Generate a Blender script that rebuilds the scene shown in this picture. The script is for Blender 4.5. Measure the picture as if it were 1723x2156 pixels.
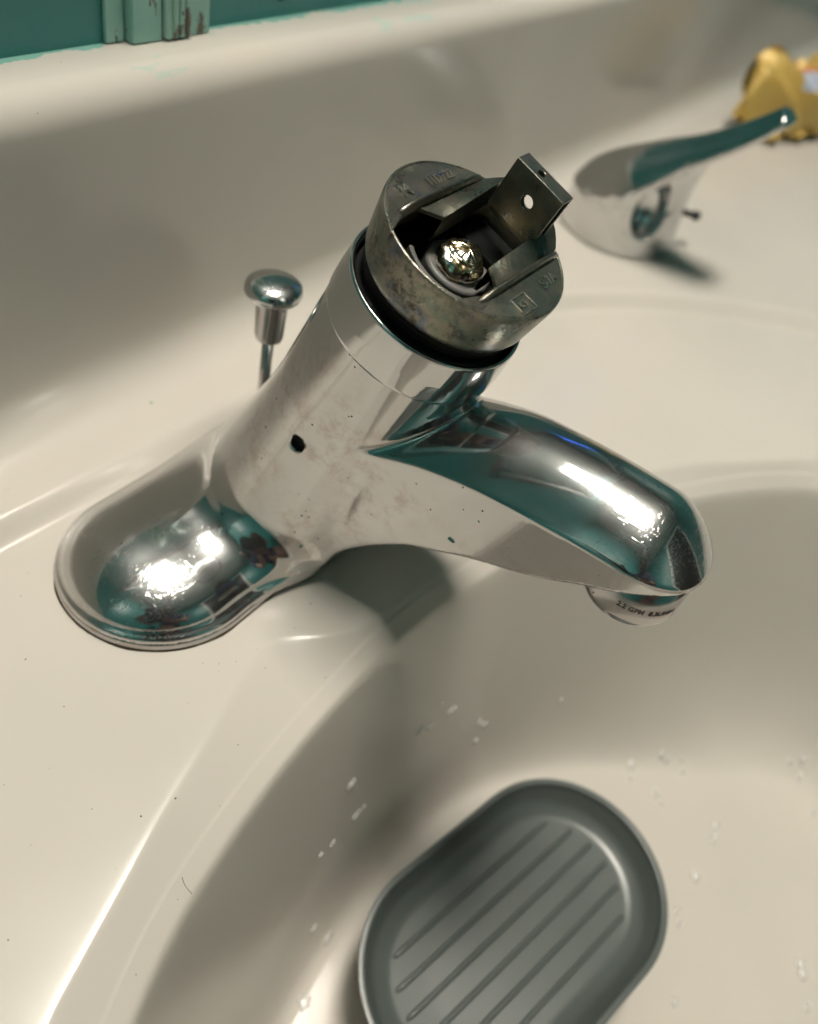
import bpy, bmesh, math, random
import numpy as np
from mathutils import Vector, Matrix
S = 0.01                       # all shapes below are written in centimetres
rad = math.radians
random.seed(4); rng = np.random.default_rng(4)
sc = bpy.context.scene
for o in list(bpy.data.objects): bpy.data.objects.remove(o)

# ------------------------------------------------------------------ camera
F_, CX, CY = 1724.0, 861.0, 1078.0
def _n(v): v = np.array(v, float); return v / np.linalg.norm(v)
_X = _n([1539, -1318, 1724.]); _Zd = np.array([-513, 1655, 1724.]); _Zd -= _X * (_Zd @ _X); _Z = -_n(_Zd)
_Y = np.cross(_Z, _X)
CAMPOS = np.array([-16., -12., 20.])
# rows: camera right / down / forward in world axes
Rcv = np.stack([_X, _Y, _Z], 1)
right, down, fwd = Rcv[0], Rcv[1], Rcv[2]
cam = bpy.data.cameras.new('camera'); camo = bpy.data.objects.new('camera', cam); sc.collection.objects.link(camo)
camo.matrix_world = Matrix(((right[0], -down[0], -fwd[0], CAMPOS[0] * S), (right[1], -down[1], -fwd[1], CAMPOS[1] * S),
                            (right[2], -down[2], -fwd[2], CAMPOS[2] * S), (0, 0, 0, 1)))
cam.sensor_fit = 'HORIZONTAL'; cam.sensor_width = 36; cam.lens = 36 * F_ / 1723
cam.clip_start = 0.005; cam.clip_end = 50
cam.dof.use_dof = True; cam.dof.focus_distance = 0.195; cam.dof.aperture_fstop = 11
sc.camera = camo

# ------------------------------------------------------------------ world, exposure
w = bpy.data.worlds.new('World'); sc.world = w; w.use_nodes = True
w.node_tree.nodes['Background'].inputs[0].default_value = (0.5, 0.6, 0.6, 1)
w.node_tree.nodes['Background'].inputs[1].default_value = 0.02
sc.view_settings.view_transform = 'Standard'; sc.view_settings.look = 'None'
sc.view_settings.gamma = 1; sc.view_settings.exposure = 0.0
sc.cycles.max_bounces = 10; sc.cycles.glossy_bounces = 8; sc.cycles.diffuse_bounces = 5
sc.cycles.use_denoising = True; sc.cycles.sample_clamp_indirect = 5
sc.cycles.caustics_reflective = True; sc.cycles.caustics_refractive = False
LAMP_POWER = 94.0

# ------------------------------------------------------------------ helpers
def link(o): sc.collection.objects.link(o); return o
def tag(o, label=None, cat=None, group=None, kind=None):
    if label: o['label'] = label
    if cat: o['category'] = cat
    if group: o['group'] = group
    if kind: o['kind'] = kind
    return o
def empty(name, loc=(0, 0, 0), **k):
    o = link(bpy.data.objects.new(name, None)); o.location = [c * S for c in loc]; o.empty_display_size = .01
    return tag(o, **k)
def worldloc(o):
    v = np.zeros(3)
    while o is not None: v += np.array(o.location) / S; o = o.parent
    return v
def build(name, V, Fc, m, parent=None, normals=None, smooth=True, origin=None, angle=None, bevel=None, seg=2, subsurf=0):
    V = np.array(V, float)
    me = bpy.data.meshes.new(name)
    base = worldloc(parent) if parent is not None else np.zeros(3)
    org = np.array(origin, float) if origin is not None else base
    me.from_pydata([tuple(p) for p in ((V - org) * S)], [], [tuple(f) for f in Fc])
    me.update()
    if smooth: me.polygons.foreach_set('use_smooth', np.ones(len(me.polygons), bool))
    if normals is not None: me.normals_split_custom_set_from_vertices([tuple(n) for n in normals])
    o = link(bpy.data.objects.new(name, me)); me.materials.append(m)
    if parent is not None: o.parent = parent
    o.location = (org - base) * S
    if bevel:
        b = o.modifiers.new('b', 'BEVEL'); b.width = bevel * S; b.segments = seg; b.limit_method = 'ANGLE'; b.angle_limit = rad(35)
        me.polygons.foreach_set('use_smooth', np.ones(len(me.polygons), bool)); b.harden_normals = True
    if subsurf:
        s = o.modifiers.new('s', 'SUBSURF'); s.levels = subsurf; s.render_levels = subsurf
    if angle: me.set_sharp_from_angle(angle=rad(angle))
    return o
def lathe(prof, org, axis=(0, 0, 1), seg=96, closed=False):
    """prof: (r, t) pairs along axis"""
    n = _n(axis); a = _n(np.cross([0, 1, 0.001], n)); b = np.cross(n, a)
    V = []; Fc = []
    for r, t in prof:
        for k in range(seg):
            th = 2 * math.pi * k / seg
            V.append(np.array(org) + n * t + r * (math.cos(th) * a + math.sin(th) * b))
    P = len(prof)
    for i in range(P - 1 if not closed else P):
        j = (i + 1) % P
        for k in range(seg):
            k2 = (k + 1) % seg
            Fc.append((i * seg + k, i * seg + k2, j * seg + k2, j * seg + k))
    if not closed:
        if prof[0][0] > 1e-6: Fc.append(tuple(range(seg))[::-1])
        if prof[-1][0] > 1e-6: Fc.append(tuple((P - 1) * seg + k for k in range(seg)))
    return V, Fc
def rprof(pts, rr=0.05, n=4):
    """round the corners of a polyline profile"""
    out = [pts[0]]
    for i in range(1, len(pts) - 1):
        p, q, s = map(np.array, (pts[i - 1], pts[i], pts[i + 1])); p = p.astype(float); s = s.astype(float)
        l1, l2 = np.linalg.norm(p - q), np.linalg.norm(s - q); d = min(rr, l1 * .45, l2 * .45)
        a = q + (p - q) / l1 * d; b = q + (s - q) / l2 * d
        for k in range(n + 1):
            t = k / n; out.append(tuple((1 - t) ** 2 * a + 2 * t * (1 - t) * q + t * t * b))
    out.append(pts[-1]); return out
def prism(poly, z0, z1, frame=None):
    """extrude a 2-D polygon between heights z0 and z1 in frame (origin, e1, e2, n)"""
    O, e1, e2, n = frame if frame else (np.zeros(3), np.array([1, 0, 0.]), np.array([0, 1, 0.]), np.array([0, 0, 1.]))
    N = len(poly)
    f0 = z0 if callable(z0) else (lambda x, y: z0); f1 = z1 if callable(z1) else (lambda x, y: z1)
    V = [O + e1 * x + e2 * y + n * f0(x, y) for x, y in poly] + [O + e1 * x + e2 * y + n * f1(x, y) for x, y in poly]
    Fc = [tuple(range(N))[::-1], tuple(range(N, 2 * N))] + [(i, (i + 1) % N, N + (i + 1) % N, N + i) for i in range(N)]
    return V, Fc
def box(x0, x1, y0, y1, z0, z1, frame=None): return prism([(x0, y0), (x1, y0), (x1, y1), (x0, y1)], z0, z1, frame)
def join(*parts):
    V = []; Fc = []
    for v, f in parts:
        o = len(V); V += list(v); Fc += [tuple(i + o for i in q) for q in f]
    return V, Fc
# ---- signed-distance meshing (surface nets + projection) for the smooth cast shapes
def smin(a, b, k): h = np.clip(.5 + .5 * (b - a) / k, 0, 1); return b + (a - b) * h - k * h * (1 - h)
def smax(a, b, k): return -smin(-a, -b, k)
def sdf_mesh(f, lo, hi, h, iters=4):
    lo = np.array(lo, float); n = np.ceil((np.array(hi) - lo) / h).astype(int) + 1
    ax = [lo[i] + h * np.arange(n[i]) for i in range(3)]
    D = np.empty(n, np.float32)
    for i in range(0, n[0], 16):
        X, Y, Z = np.meshgrid(ax[0][i:i + 16], ax[1], ax[2], indexing='ij'); D[i:i + 16] = f(X, Y, Z)
    s = D < 0
    c = np.zeros(n - 1, np.uint8)
    for dx in (0, 1):
        for dy in (0, 1):
            for dz in (0, 1): c += s[dx:n[0] - 1 + dx, dy:n[1] - 1 + dy, dz:n[2] - 1 + dz]
    act = (c > 0) & (c < 8); idx = -np.ones(act.shape, np.int64); cells = np.argwhere(act); idx[act] = np.arange(len(cells))
    acc = np.zeros((len(cells), 3)); cnt = np.zeros(len(cells))
    cor = [(a, b, d) for a in (0, 1) for b in (0, 1) for d in (0, 1)]
    for a in cor:
        for axn in range(3):
            if a[axn]: continue
            b = list(a); b[axn] = 1
            da = D[tuple((cells + a).T)]; db = D[tuple((cells + b).T)]
            m = (da < 0) != (db < 0); t = np.where(m, da / np.where(m, da - db, 1), 0)
            p = np.array(a, float)[None] + 0 * acc; p[:, axn] += t
            acc[m] += p[m]; cnt[m] += 1
    V = lo + (cells + acc / cnt[:, None]) * h
    Q = []
    for axn in range(3):
        u, v = (axn + 1) % 3, (axn + 2) % 3
        sl0 = [slice(None)] * 3; sl1 = [slice(None)] * 3; sl0[axn] = slice(0, -1); sl1[axn] = slice(1, None)
        e = s[tuple(sl0)] != s[tuple(sl1)]; E_ = np.argwhere(e)
        ok = (E_[:, u] > 0) & (E_[:, v] > 0) & (E_[:, u] < n[u] - 1) & (E_[:, v] < n[v] - 1); E_ = E_[ok]
        g = []
        for du, dv in ((-1, -1), (0, -1), (0, 0), (-1, 0)):
            q = E_.copy(); q[:, u] += du; q[:, v] += dv; g.append(idx[tuple(q.T)])
        q = np.stack(g, 1); inside = s[tuple(E_.T)]; q[~inside] = q[~inside][:, ::-1]; Q.append(q)
    Q = np.concatenate(Q)
    def grad(P, e=0.01):
        G = np.empty_like(P)
        for i in range(3):
            d = np.zeros(3); d[i] = e; a = P + d; b = P - d
            G[:, i] = (f(a[:, 0], a[:, 1], a[:, 2]) - f(b[:, 0], b[:, 1], b[:, 2])) / (2 * e)
        return G
    for _ in range(iters):
        G = grad(V); g2 = (G ** 2).sum(1) + 1e-9
        st = -(f(V[:, 0], V[:, 1], V[:, 2]) / g2)[:, None] * G
        l = np.linalg.norm(st, axis=1); st *= np.minimum(1, .5 * h / np.maximum(l, 1e-9))[:, None]; V = V + st
    G = grad(V, 0.03); N = G / (np.linalg.norm(G, axis=1)[:, None] + 1e-9)
    return V, Q, N
def table(pts, sm=.25):
    xs = np.array([p[0] for p in pts], float); ys = np.array([p[1] for p in pts], float)
    o = np.argsort(xs); xs = xs[o]; ys = ys[o]
    g = np.arange(xs[0] - 2, xs[-1] + 2, .01)
    gy = np.interp(g, xs, ys, left=None, right=None)
    gy = np.where(g < xs[0], ys[0] + (ys[1] - ys[0]) / (xs[1] - xs[0]) * (g - xs[0]), gy)
    gy = np.where(g > xs[-1], ys[-1] + (ys[-1] - ys[-2]) / (xs[-1] - xs[-2]) * (g - xs[-1]), gy)
    k = np.exp(-.5 * (np.arange(-3 * sm, 3 * sm, .01) / sm) ** 2); k /= k.sum()
    gy = np.convolve(np.pad(gy, len(k), mode='edge'), k, 'same')[len(k):-len(k)]
    return lambda x: np.interp(x, g, gy)

# ------------------------------------------------------------------ materials
def mat(name, base=(.5, .5, .5), rough=.5, metal=0., spec=.5, coat=0., **kw):
    m = bpy.data.materials.new(name); m.use_nodes = True; nt = m.node_tree; b = nt.nodes['Principled BSDF']
    b.inputs['Base Color'].default_value = (*base, 1); b.inputs['Roughness'].default_value = rough
    b.inputs['Metallic'].default_value = metal; b.inputs['Specular IOR Level'].default_value = spec
    b.inputs['Coat Weight'].default_value = coat
    for k, v in kw.items(): b.inputs[k.replace('_', ' ')].default_value = v
    return m, nt, b
class NT:
    def __init__(s, nt): s.nt = nt; s.tc = nt.nodes.new('ShaderNodeTexCoord')
    def n(s, t, **k):
        x = s.nt.nodes.new(t)
        for a, v in k.items(): setattr(x, a, v)
        return x
    def l(s, a, b): s.nt.links.new(a, b)
    def noise(s, scale, detail=4, rough=.55, vec=None, dist=0., stretch=None):
        x = s.n('ShaderNodeTexNoise'); x.inputs['Scale'].default_value = scale; x.inputs['Detail'].default_value = detail
        x.inputs['Roughness'].default_value = rough; x.inputs['Distortion'].default_value = dist
        v = vec or s.tc.outputs['Object']
        if stretch:
            mp = s.n('ShaderNodeMapping'); mp.inputs['Scale'].default_value = stretch[0]; mp.inputs['Rotation'].default_value = stretch[1]
            s.l(v, mp.inputs[0]); v = mp.outputs[0]
        s.l(v, x.inputs['Vector']); return x.outputs['Fac']
    def vor(s, scale, feat='F1', out='Distance'):
        x = s.n('ShaderNodeTexVoronoi', feature=feat); x.inputs['Scale'].default_value = scale
        s.l(s.tc.outputs['Object'], x.inputs['Vector']); return x.outputs[out]
    def ramp(s, fac, stops):
        x = s.n('ShaderNodeValToRGB'); cr = x.color_ramp
        while len(cr.elements) < len(stops): cr.elements.new(.5)
        for e, (p, c) in zip(cr.elements, stops): e.position = p; e.color = (*c, 1) if not np.isscalar(c) else (c, c, c, 1)
        s.l(fac, x.inputs[0]); return x.outputs[0]
    def math(s, op, a, b=None):
        x = s.n('ShaderNodeMath', operation=op)
        for i, v in enumerate((a, b)):
            if v is None: continue
            if np.isscalar(v): x.inputs[i].default_value = v
            else: s.l(v, x.inputs[i])
        return x.outputs[0]
    def mix(s, fac, a, b):
        x = s.n('ShaderNodeMix', data_type='RGBA')
        if np.isscalar(fac): x.inputs['Factor'].default_value = fac
        else: s.l(fac, x.inputs['Factor'])
        for i, v in (('A', a), ('B', b)):
            sk = [q for q in x.inputs if q.name == i and q.type == 'RGBA'][0]
            if isinstance(v, tuple): sk.default_value = (*v, 1)
            else: s.l(v, sk)
        return [q for q in x.outputs if q.type == 'RGBA'][0]
    def bump(s, h, strength, dist, b):
        x = s.n('ShaderNodeBump'); x.inputs['Strength'].default_value = strength; x.inputs['Distance'].default_value = dist
        s.l(h, x.inputs['Height']); s.l(x.outputs[0], b.inputs['Normal']); return x

def m_chrome(name='chrome', base=(.57, .565, .56), r0=.055, spots=True, deposit=True):
    m, nt, b = mat(name, base, r0, 1.0); t = NT(nt)
    n1 = t.noise(90, 6, .65); n2 = t.noise(28, 5, .6); fine = t.noise(900, 3, .6)
    haze = t.ramp(n1, [(.30, 0.), (.85, 1.)])
    # thin scratches
    sc1 = t.noise(300, 2, .5, stretch=((.5, 8, 8), (0, .3, .8))); sc2 = t.noise(260, 2, .5, stretch=((8, .5, 8), (.5, 0, -.5)))
    g = t.n('ShaderNodeNewGeometry'); sp = t.n('ShaderNodeSeparateXYZ'); t.l(g.outputs['True Normal'], sp.inputs[0])
    up = t.ramp(sp.outputs['Z'], [(.5, 0.), (.72, 1.)])
    scr = t.math('MULTIPLY', t.math('MULTIPLY', t.ramp(t.math('MAXIMUM', sc1, sc2), [(.60, 0.), (.70, 1.)]), t.ramp(n2, [(.42, 0.), (.56, 1.)])), up)
    r = t.math('ADD', t.math('MULTIPLY', haze, .07), r0)
    r = t.math('ADD', r, t.math('MULTIPLY', scr, .12))
    t.l(r, b.inputs['Roughness'])
    if deposit:
        d = t.math('MULTIPLY', t.ramp(t.noise(150, 10, .8), [(.47, 0.), (.60, 1.)]), t.ramp(t.noise(32, 3, .5), [(.42, 0.), (.60, 1.)]))
        # limescale film keeps to the side faces (low |nz|)
        side = t.ramp(t.math('ABSOLUTE', sp.outputs['Z']), [(.35, 1.), (.6, .0)])
        d = t.math('MULTIPLY', d, side)
        pit = t.math('LESS_THAN', t.vor(330), .10)
        col = t.mix(t.math('MULTIPLY', d, .8), base, (.43, .36, .34))
        keep = t.math('MULTIPLY', pit, t.ramp(t.noise(60, 2), [(.56, 0.), (.6, 1.)]))
        col = t.mix(keep, col, (.05, .045, .04)); t.l(col, b.inputs['Base Color'])
        t.l(t.math('ADD', r, t.math('MULTIPLY', d, .09)), b.inputs['Roughness'])
    h = t.math('ADD', t.math('MULTIPLY', fine, .3), t.math('MULTIPLY', scr, -1.0))
    bn = t.bump(h, .30, .00008, b)
    b2 = t.n('ShaderNodeBsdfPrincipled'); b2.inputs['Metallic'].default_value = 1; b2.inputs['Base Color'].default_value = (*base, 1); t.l(bn.outputs[0], b2.inputs['Normal'])
    t.l(t.math('ADD', t.math('MULTIPLY', haze, .12), .29), b2.inputs['Roughness'])
    mx = t.n('ShaderNodeMixShader'); t.l(t.math('ADD', t.math('MULTIPLY', t.math('MULTIPLY', t.ramp(n2, [(.25, .3), (.7, 1.)]), up), .16), .07), mx.inputs[0])
    t.l(b.outputs[0], mx.inputs[1]); t.l(b2.outputs[0], mx.inputs[2]); t.l(mx.outputs[0], nt.nodes['Material Output'].inputs['Surface'])
    return m
CHROME = m_chrome(); CHROME_RIM = m_chrome('chrome_dull', (.47, .455, .45), .16)
CHROME_PLAIN = m_chrome('chrome_plain', (.60, .60, .60), .04, deposit=False)

def m_sink():
    m, nt, b = mat('cream_sink', (.74, .70, .62), .2, spec=.5); t = NT(nt)
    base = t.mix(t.ramp(t.noise(7, 3), [(.35, 0.), (.7, 1.)]), (.50, .478, .432), (.548, .519, .468))
    stain = t.math('MULTIPLY', t.ramp(t.noise(16, 5, .6), [(.6, 0.), (.75, 1.)]), .10)
    base = t.mix(stain, base, (.62, .50, .30))
    spk = t.math('MULTIPLY', t.math('LESS_THAN', t.vor(230), .045), t.ramp(t.noise(60, 2), [(.56, 0.), (.58, 1.)]))
    base = t.mix(t.math('MULTIPLY', spk, .75), base, (.16, .13, .09))
    # teal wall paint smeared on top of the ledge next to the wall
    sp = t.n('ShaderNodeSeparateXYZ'); t.l(t.tc.outputs['Object'], sp.inputs[0])
    edge = t.math('ADD', sp.outputs['Y'], t.math('MULTIPLY', t.noise(90, 6, .65), .016))
    near = t.math('MULTIPLY', t.math('GREATER_THAN', edge, .0975), t.math('GREATER_THAN', sp.outputs['Z'], .1))
    far = t.math('MULTIPLY', t.math('GREATER_THAN', t.noise(55, 5, .6, stretch=((.5, 1.6, 1), (0, 0, 0))), .63), t.math('GREATER_THAN', sp.outputs['Z'], .102))
    base = t.mix(near, base, (.20, .42, .36)); base = t.mix(t.math('MULTIPLY', far, .42), base, (.30, .50, .43))
    t.l(base, b.inputs['Base Color'])
    t.l(t.math('ADD', t.math('MULTIPLY', t.ramp(t.noise(45, 6, .6), [(.3, 0.), (.8, 1.)]), .11), .145), b.inputs['Roughness'])
    t.bump(t.math('ADD', t.noise(1500, 3), t.math('MULTIPLY', t.noise(60, 3), 2.0)), .10, .00006, b)
    b.inputs['Subsurface Weight'].default_value = 0.0
    return m
SINK = m_sink()
def m_wall(name, c1, c2, rough=.55, sc_=14, bs=.3):
    m, nt, b = mat(name, c1, rough); t = NT(nt)
    t.l(t.mix(t.ramp(t.noise(sc_, 5), [(.35, 0.), (.7, 1.)]), c1, c2), b.inputs['Base Color'])
    t.bump(t.noise(sc_ * 12, 4), bs, .0006, b); return m
TEAL = m_wall('teal_wall_paint', (.042, .215, .21), (.055, .25, .24), .4)
CEIL = m_wall('ceiling_paint', (.50, .52, .49), (.54, .56, .52), .8, 6)
FLOORM = m_wall('floor_vinyl', (.07, .07, .065), (.10, .10, .09), .5, 8)
def m_trim():
    m, nt, b = mat('chipped_teal_trim', (.28, .52, .46), .5); t = NT(nt)
    chip = t.math('MULTIPLY', t.math('GREATER_THAN', t.noise(260, 6, .7, stretch=((1, 1, .35), (0, 0, 0))), .56), t.math('GREATER_THAN', t.noise(70, 3), .5))
    c = t.mix(t.ramp(t.noise(60, 4), [(.3, 0.), (.7, 1.)]), (.25, .50, .44), (.33, .56, .50))
    t.l(t.mix(chip, c, (.13, .12, .10)), b.inputs['Base Color'])
    t.bump(t.math('SUBTRACT', t.noise(300, 4), t.math('MULTIPLY', chip, 1.5)), .6, .0004, b); return m
TRIM = m_trim()
def m_zinc(name='zinc_plate', dark=1.0, metal=.92, gr=.8):
    m, nt, b = mat(name, (.3, .29, .26), .33, metal); t = NT(nt); d = dark
    c = t.ramp(t.noise(120, 6, .65, dist=.6), [(.30, (.20 * d, .26 * d, .24 * d)), (.42, (.29 * d, .32 * d, .27 * d)), (.50, (.36 * d, .36 * d, .28 * d)), (.57, (.40 * d, .36 * d, .30 * d)), (.68, (.20 * d, .26 * d, .33 * d))])
    grime = t.math('MULTIPLY', t.ramp(t.noise(330, 8, .8), [(.47, 0.), (.58, 1.)]), t.ramp(t.noise(75, 4), [(.40, 0.), (.58, 1.)]))
    t.l(t.mix(t.math('MULTIPLY', grime, gr), c, (.02, .022, .02)), b.inputs['Base Color'])
    t.l(t.math('ADD', t.math('MULTIPLY', t.noise(130, 6, .7), .35), .14), b.inputs['Roughness'])
    t.bump(t.math('ADD', t.noise(500, 5, .7), t.math('MULTIPLY', grime, .6)), .35, .00012, b); return m
ZINC = m_zinc('zinc_plate', .55, gr=.35); ZINC_BAND = m_zinc('zinc_band', .72)
ZINC_TEXT = m_zinc('zinc_lettering', 1.1)  # lighter zinc copy: highlights on the raised letters put into the colour
RUBBER, _, _ = mat('black_grease', (.012, .013, .013), .35)
BLACKIN, _, _ = mat('black_inside', (.006, .007, .007), .7, spec=.1)
PLASTIC, _, _ = mat('grey_plastic', (.09, .088, .08), .5)
WHITEPL, _, _ = mat('white_plastic', (.11, .11, .105), .5)
def m_brass():
    m, nt, b = mat('worn_brass', (.72, .60, .36), .2, 1.0); t = NT(nt)
    t.l(t.mix(t.ramp(t.noise(260, 4), [(.4, 0.), (.6, 1.)]), (.72, .70, .62), (.50, .38, .19)), b.inputs['Base Color'])
    t.bump(t.noise(300, 3, .6), .14, .0003, b); return m
BRASS = m_brass()
def m_dish():
    m, nt, b = mat('grey_silicone', (.075, .092, .086), .34); t = NT(nt)
    t.l(t.mix(t.noise(40, 4), (.060, .074, .070), (.079, .094, .089)), b.inputs['Base Color'])
    t.bump(t.noise(900, 2), .08, .0001, b); return m
DISH = m_dish()
def m_wrap():
    m, nt, b = mat('gold_foil_wrapper', (.52, .36, .10), .42, .15); t = NT(nt)
    t.l(t.mix(t.ramp(t.noise(30, 4), [(.35, 0.), (.7, 1.)]), (.46, .31, .07), (.58, .42, .13)), b.inputs['Base Color'])
    t.bump(t.noise(55, 5, .65), .8, .003, b); return m
WRAP = m_wrap()
def m_water():
    m, nt, b = mat('water', (1, 1, 1), .03); t = NT(nt)
    tr = t.n('ShaderNodeBsdfTransparent'); gl = t.n('ShaderNodeBsdfGlossy'); gl.inputs['Roughness'].default_value = .15
    lw = t.n('ShaderNodeFresnel'); lw.inputs['IOR'].default_value = 1.5
    mx = t.n('ShaderNodeMixShader'); t.l(t.math('ADD', t.math('MULTIPLY', lw.outputs[0], .3), .05), mx.inputs[0]); t.l(tr.outputs[0], mx.inputs[1]); t.l(gl.outputs[0], mx.inputs[2])
    df = t.n('ShaderNodeBsdfDiffuse'); df.inputs['Color'].default_value = (.95, .95, .93, 1); m2 = t.n('ShaderNodeMixShader'); m2.inputs[0].default_value = .32  # white diffuse share paints in the brightness of light focused by the drop
    t.l(mx.outputs[0], m2.inputs[1]); t.l(df.outputs[0], m2.inputs[2]); t.l(m2.outputs[0], nt.nodes['Material Output'].inputs['Surface']); return m
WATER = m_water()
PAINTCHIP, _, _ = mat('teal_paint_chip', (.05, .22, .19), .5)
DUST, _, _ = mat('dust', (.09, .075, .05), .8)

# ------------------------------------------------------------------ room the chrome mirrors
WALL_Y = 9.2
def slab(name, x0, x1, y0, y1, z0, z1, m, **k):
    o = build(name, *box(x0, x1, y0, y1, z0, z1), m, smooth=False, origin=((x0 + x1) / 2, (y0 + y1) / 2, z0)); tag(o, kind='structure', **k); return o
slab('back_wall', -80, 150, WALL_Y, WALL_Y + 8, -86, 150, TEAL)
slab('left_wall', -88, -80, -130, WALL_Y + 8, -86, 150, TEAL)
slab('right_wall', 150, 158, -130, WALL_Y + 8, -86, 150, TEAL)
slab('front_wall', -80, 150, -138, -130, -86, 150, TEAL)
slab('ceiling', -88, 158, -138, WALL_Y + 8, 150, 156, CEIL)
slab('floor', -88, 158, -138, WALL_Y + 8, -92, -86, FLOORM)

# ceiling light over the sink: white housing, five frosted lens strips between slats
LX, LY, LZ = 11., -3., 150.
lamp = empty('ceiling_light', (LX, LY, LZ - 4), label='oblong white ceiling light with five glowing lens strips above the sink', cat='ceiling light')
build('housing', *join(box(LX - 25, LX + 25, LY - 15.5, LY - 12.5, LZ - 4, LZ - .02), box(LX - 25, LX + 25, LY + 11.7, LY + 12.1, LZ - 4, LZ - .02),
    box(LX - 25, LX - 22, LY - 12.5, LY + 12.5, LZ - 4, LZ - .02), box(LX + 22, LX + 25, LY - 12.5, LY + 12.5, LZ - 4, LZ - .02)), CEIL, lamp, smooth=False)
m, nt, b = mat('lamp_lens', (.9, .9, .88), .5); b.inputs['Emission Color'].default_value = (1, .905, .80, 1); b.inputs['Emission Strength'].default_value = LAMP_POWER
LENS = m
for k in range(5):
    x = LX - 21.6 + 8.7 * k
    build('lens_strip', *box(x, x + 7.9, LY - 11.5, LY + 11.5, LZ - 3.0, LZ - 2.4), LENS, lamp, smooth=False)
    if k < 4: build('slat', *box(x + 8.0, x + 8.6, LY - 11.6, LY + 11.6, LZ - 4, LZ - 2), CEIL, lamp, smooth=False)

mir = empty('added_wall_mirror', (30, WALL_Y, 38), label='unseen wide wall mirror in a thin dark frame above the backsplash, added for reflections in the spout', cat='mirror')  # unseen mirror, added to darken and enrich the spout's reflections
build('glass', *box(-24, 94, WALL_Y - 1.0, WALL_Y - .6, 39, 104), mat('mirror_glass', (.62, .68, .67), .02, 1.0)[0], mir, smooth=False)
build('frame', *join(box(-26, 96, WALL_Y - 1.4, WALL_Y - .02, 37, 39), box(-26, 96, WALL_Y - 1.4, WALL_Y - .02, 104, 106), box(-26, -24, WALL_Y - 1.4, WALL_Y - .02, 39, 104), box(94, 96, WALL_Y - 1.4, WALL_Y - .02, 39, 104)), mat('dark_frame', (.02, .02, .022), .4)[0], mir, smooth=False)
mb, nt, b = mat('blue_led', (.05, .1, .6), .4); b.inputs['Emission Color'].default_value = (.05, .18, 1, 1); b.inputs['Emission Strength'].default_value = 4
led = build('led_strip', *box(46, 82, WALL_Y - 1.0, WALL_Y - .5, 35.7, 36.2), mb, None, smooth=False, origin=(63, WALL_Y - .8, 35.6)); tag(led, label='thin glowing blue light strip on the wall just under the mirror', cat='light strip')
door = empty('door', (60, -129.9, -86), label='unseen dark brown door in a pale frame behind the photographer, added for reflections in the chrome', cat='door')  # unseen door, added to give the chrome bright and dark shapes to reflect
build('leaf', *box(20, 100, -129.9, -127, -86, 116), mat('dark_brown_door', (.03, .026, .026), .4)[0], door, bevel=.4)
build('frame', *join(box(12, 19.5, -129.9, -126, -86, 124), box(100.5, 108, -129.9, -126, -86, 124), box(19.5, 100.5, -129.9, -126, 116.5, 124)), mat('door_frame_paint', (.6, .6, .56), .4)[0], door, bevel=.3)
build('knob', *lathe([(.8, 0), (.8, 3), (2.6, 4), (3, 6), (1.5, 8), (.01, 8.2)], (28, -127, 4), (0, 1, 0), 24), CHROME_PLAIN, door)
# ------------------------------------------------------------------ sink
def smooth_closed(pts, n=600, it=40):
    P = np.array(pts, float); P2 = np.vstack([P, P[:1]]); L = np.r_[0, np.cumsum(np.linalg.norm(np.diff(P2, axis=0), axis=1))]
    g = np.linspace(0, L[-1], n, endpoint=False); Q = np.stack([np.interp(g, L, P2[:, i]) for i in (0, 1)], 1)
    for _ in range(it): Q = .25 * np.roll(Q, 1, 0) + .5 * Q + .25 * np.roll(Q, -1, 0)
    return Q
RIM = smooth_closed([(-17.5, -10.9), (-15.4, -9.3), (-13.7, -8.35), (-11.3, -7.45), (-8, -6.85), (-5.4, -6.6), (-3, -6.55), (0, -6.8), (4, -7.5), (9, -9.3),
    (13.0, -11.5), (15.3, -13.0), (17.7, -14.95), (20, -18), (21.4, -22), (21, -27), (18, -33), (11, -37.5), (2, -39.5), (-8, -38.5), (-16, -35), (-21, -29), (-22.4, -22), (-21, -15.5)], 900, 120)
RIDGE = smooth_closed([(-18, -9.2), (-14.6, -7.15), (-12.7, -6.5), (-10.6, -5.75), (-8.4, -5.05), (-6.6, -4.45), (-5.3, -4.0), (-4.4, -4.2), (-3.8, -4.9), (-3.0, -5.6), (0, -6.05), (4, -6.4), (9, -7.9),
    (13.5, -10.3), (18.9, -14.55), (21.6, -18), (23.2, -22), (22.8, -27.6), (19, -34.5), (11.5, -39.2), (2, -41.2), (-8, -40.2), (-17, -36.5), (-22.8, -29.5), (-24.3, -22), (-22.8, -14)], 1400, 30)
OUTER = smooth_closed([(-30, 3.3), (-15, 4.0), (-7.7, 3.95), (-3, 3.6), (2, 3.45), (8, 2.9), (14, 1.4), (19, -.5), (22.5, -2.6), (25.6, -5.4), (28.5, -8.5), (30.5, -11.4), (33, -17), (34, -24), (30, -36), (15, -46), (-10, -48), (-35, -40), (-48, -20), (-44, -3)], 1200, 120)
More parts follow.
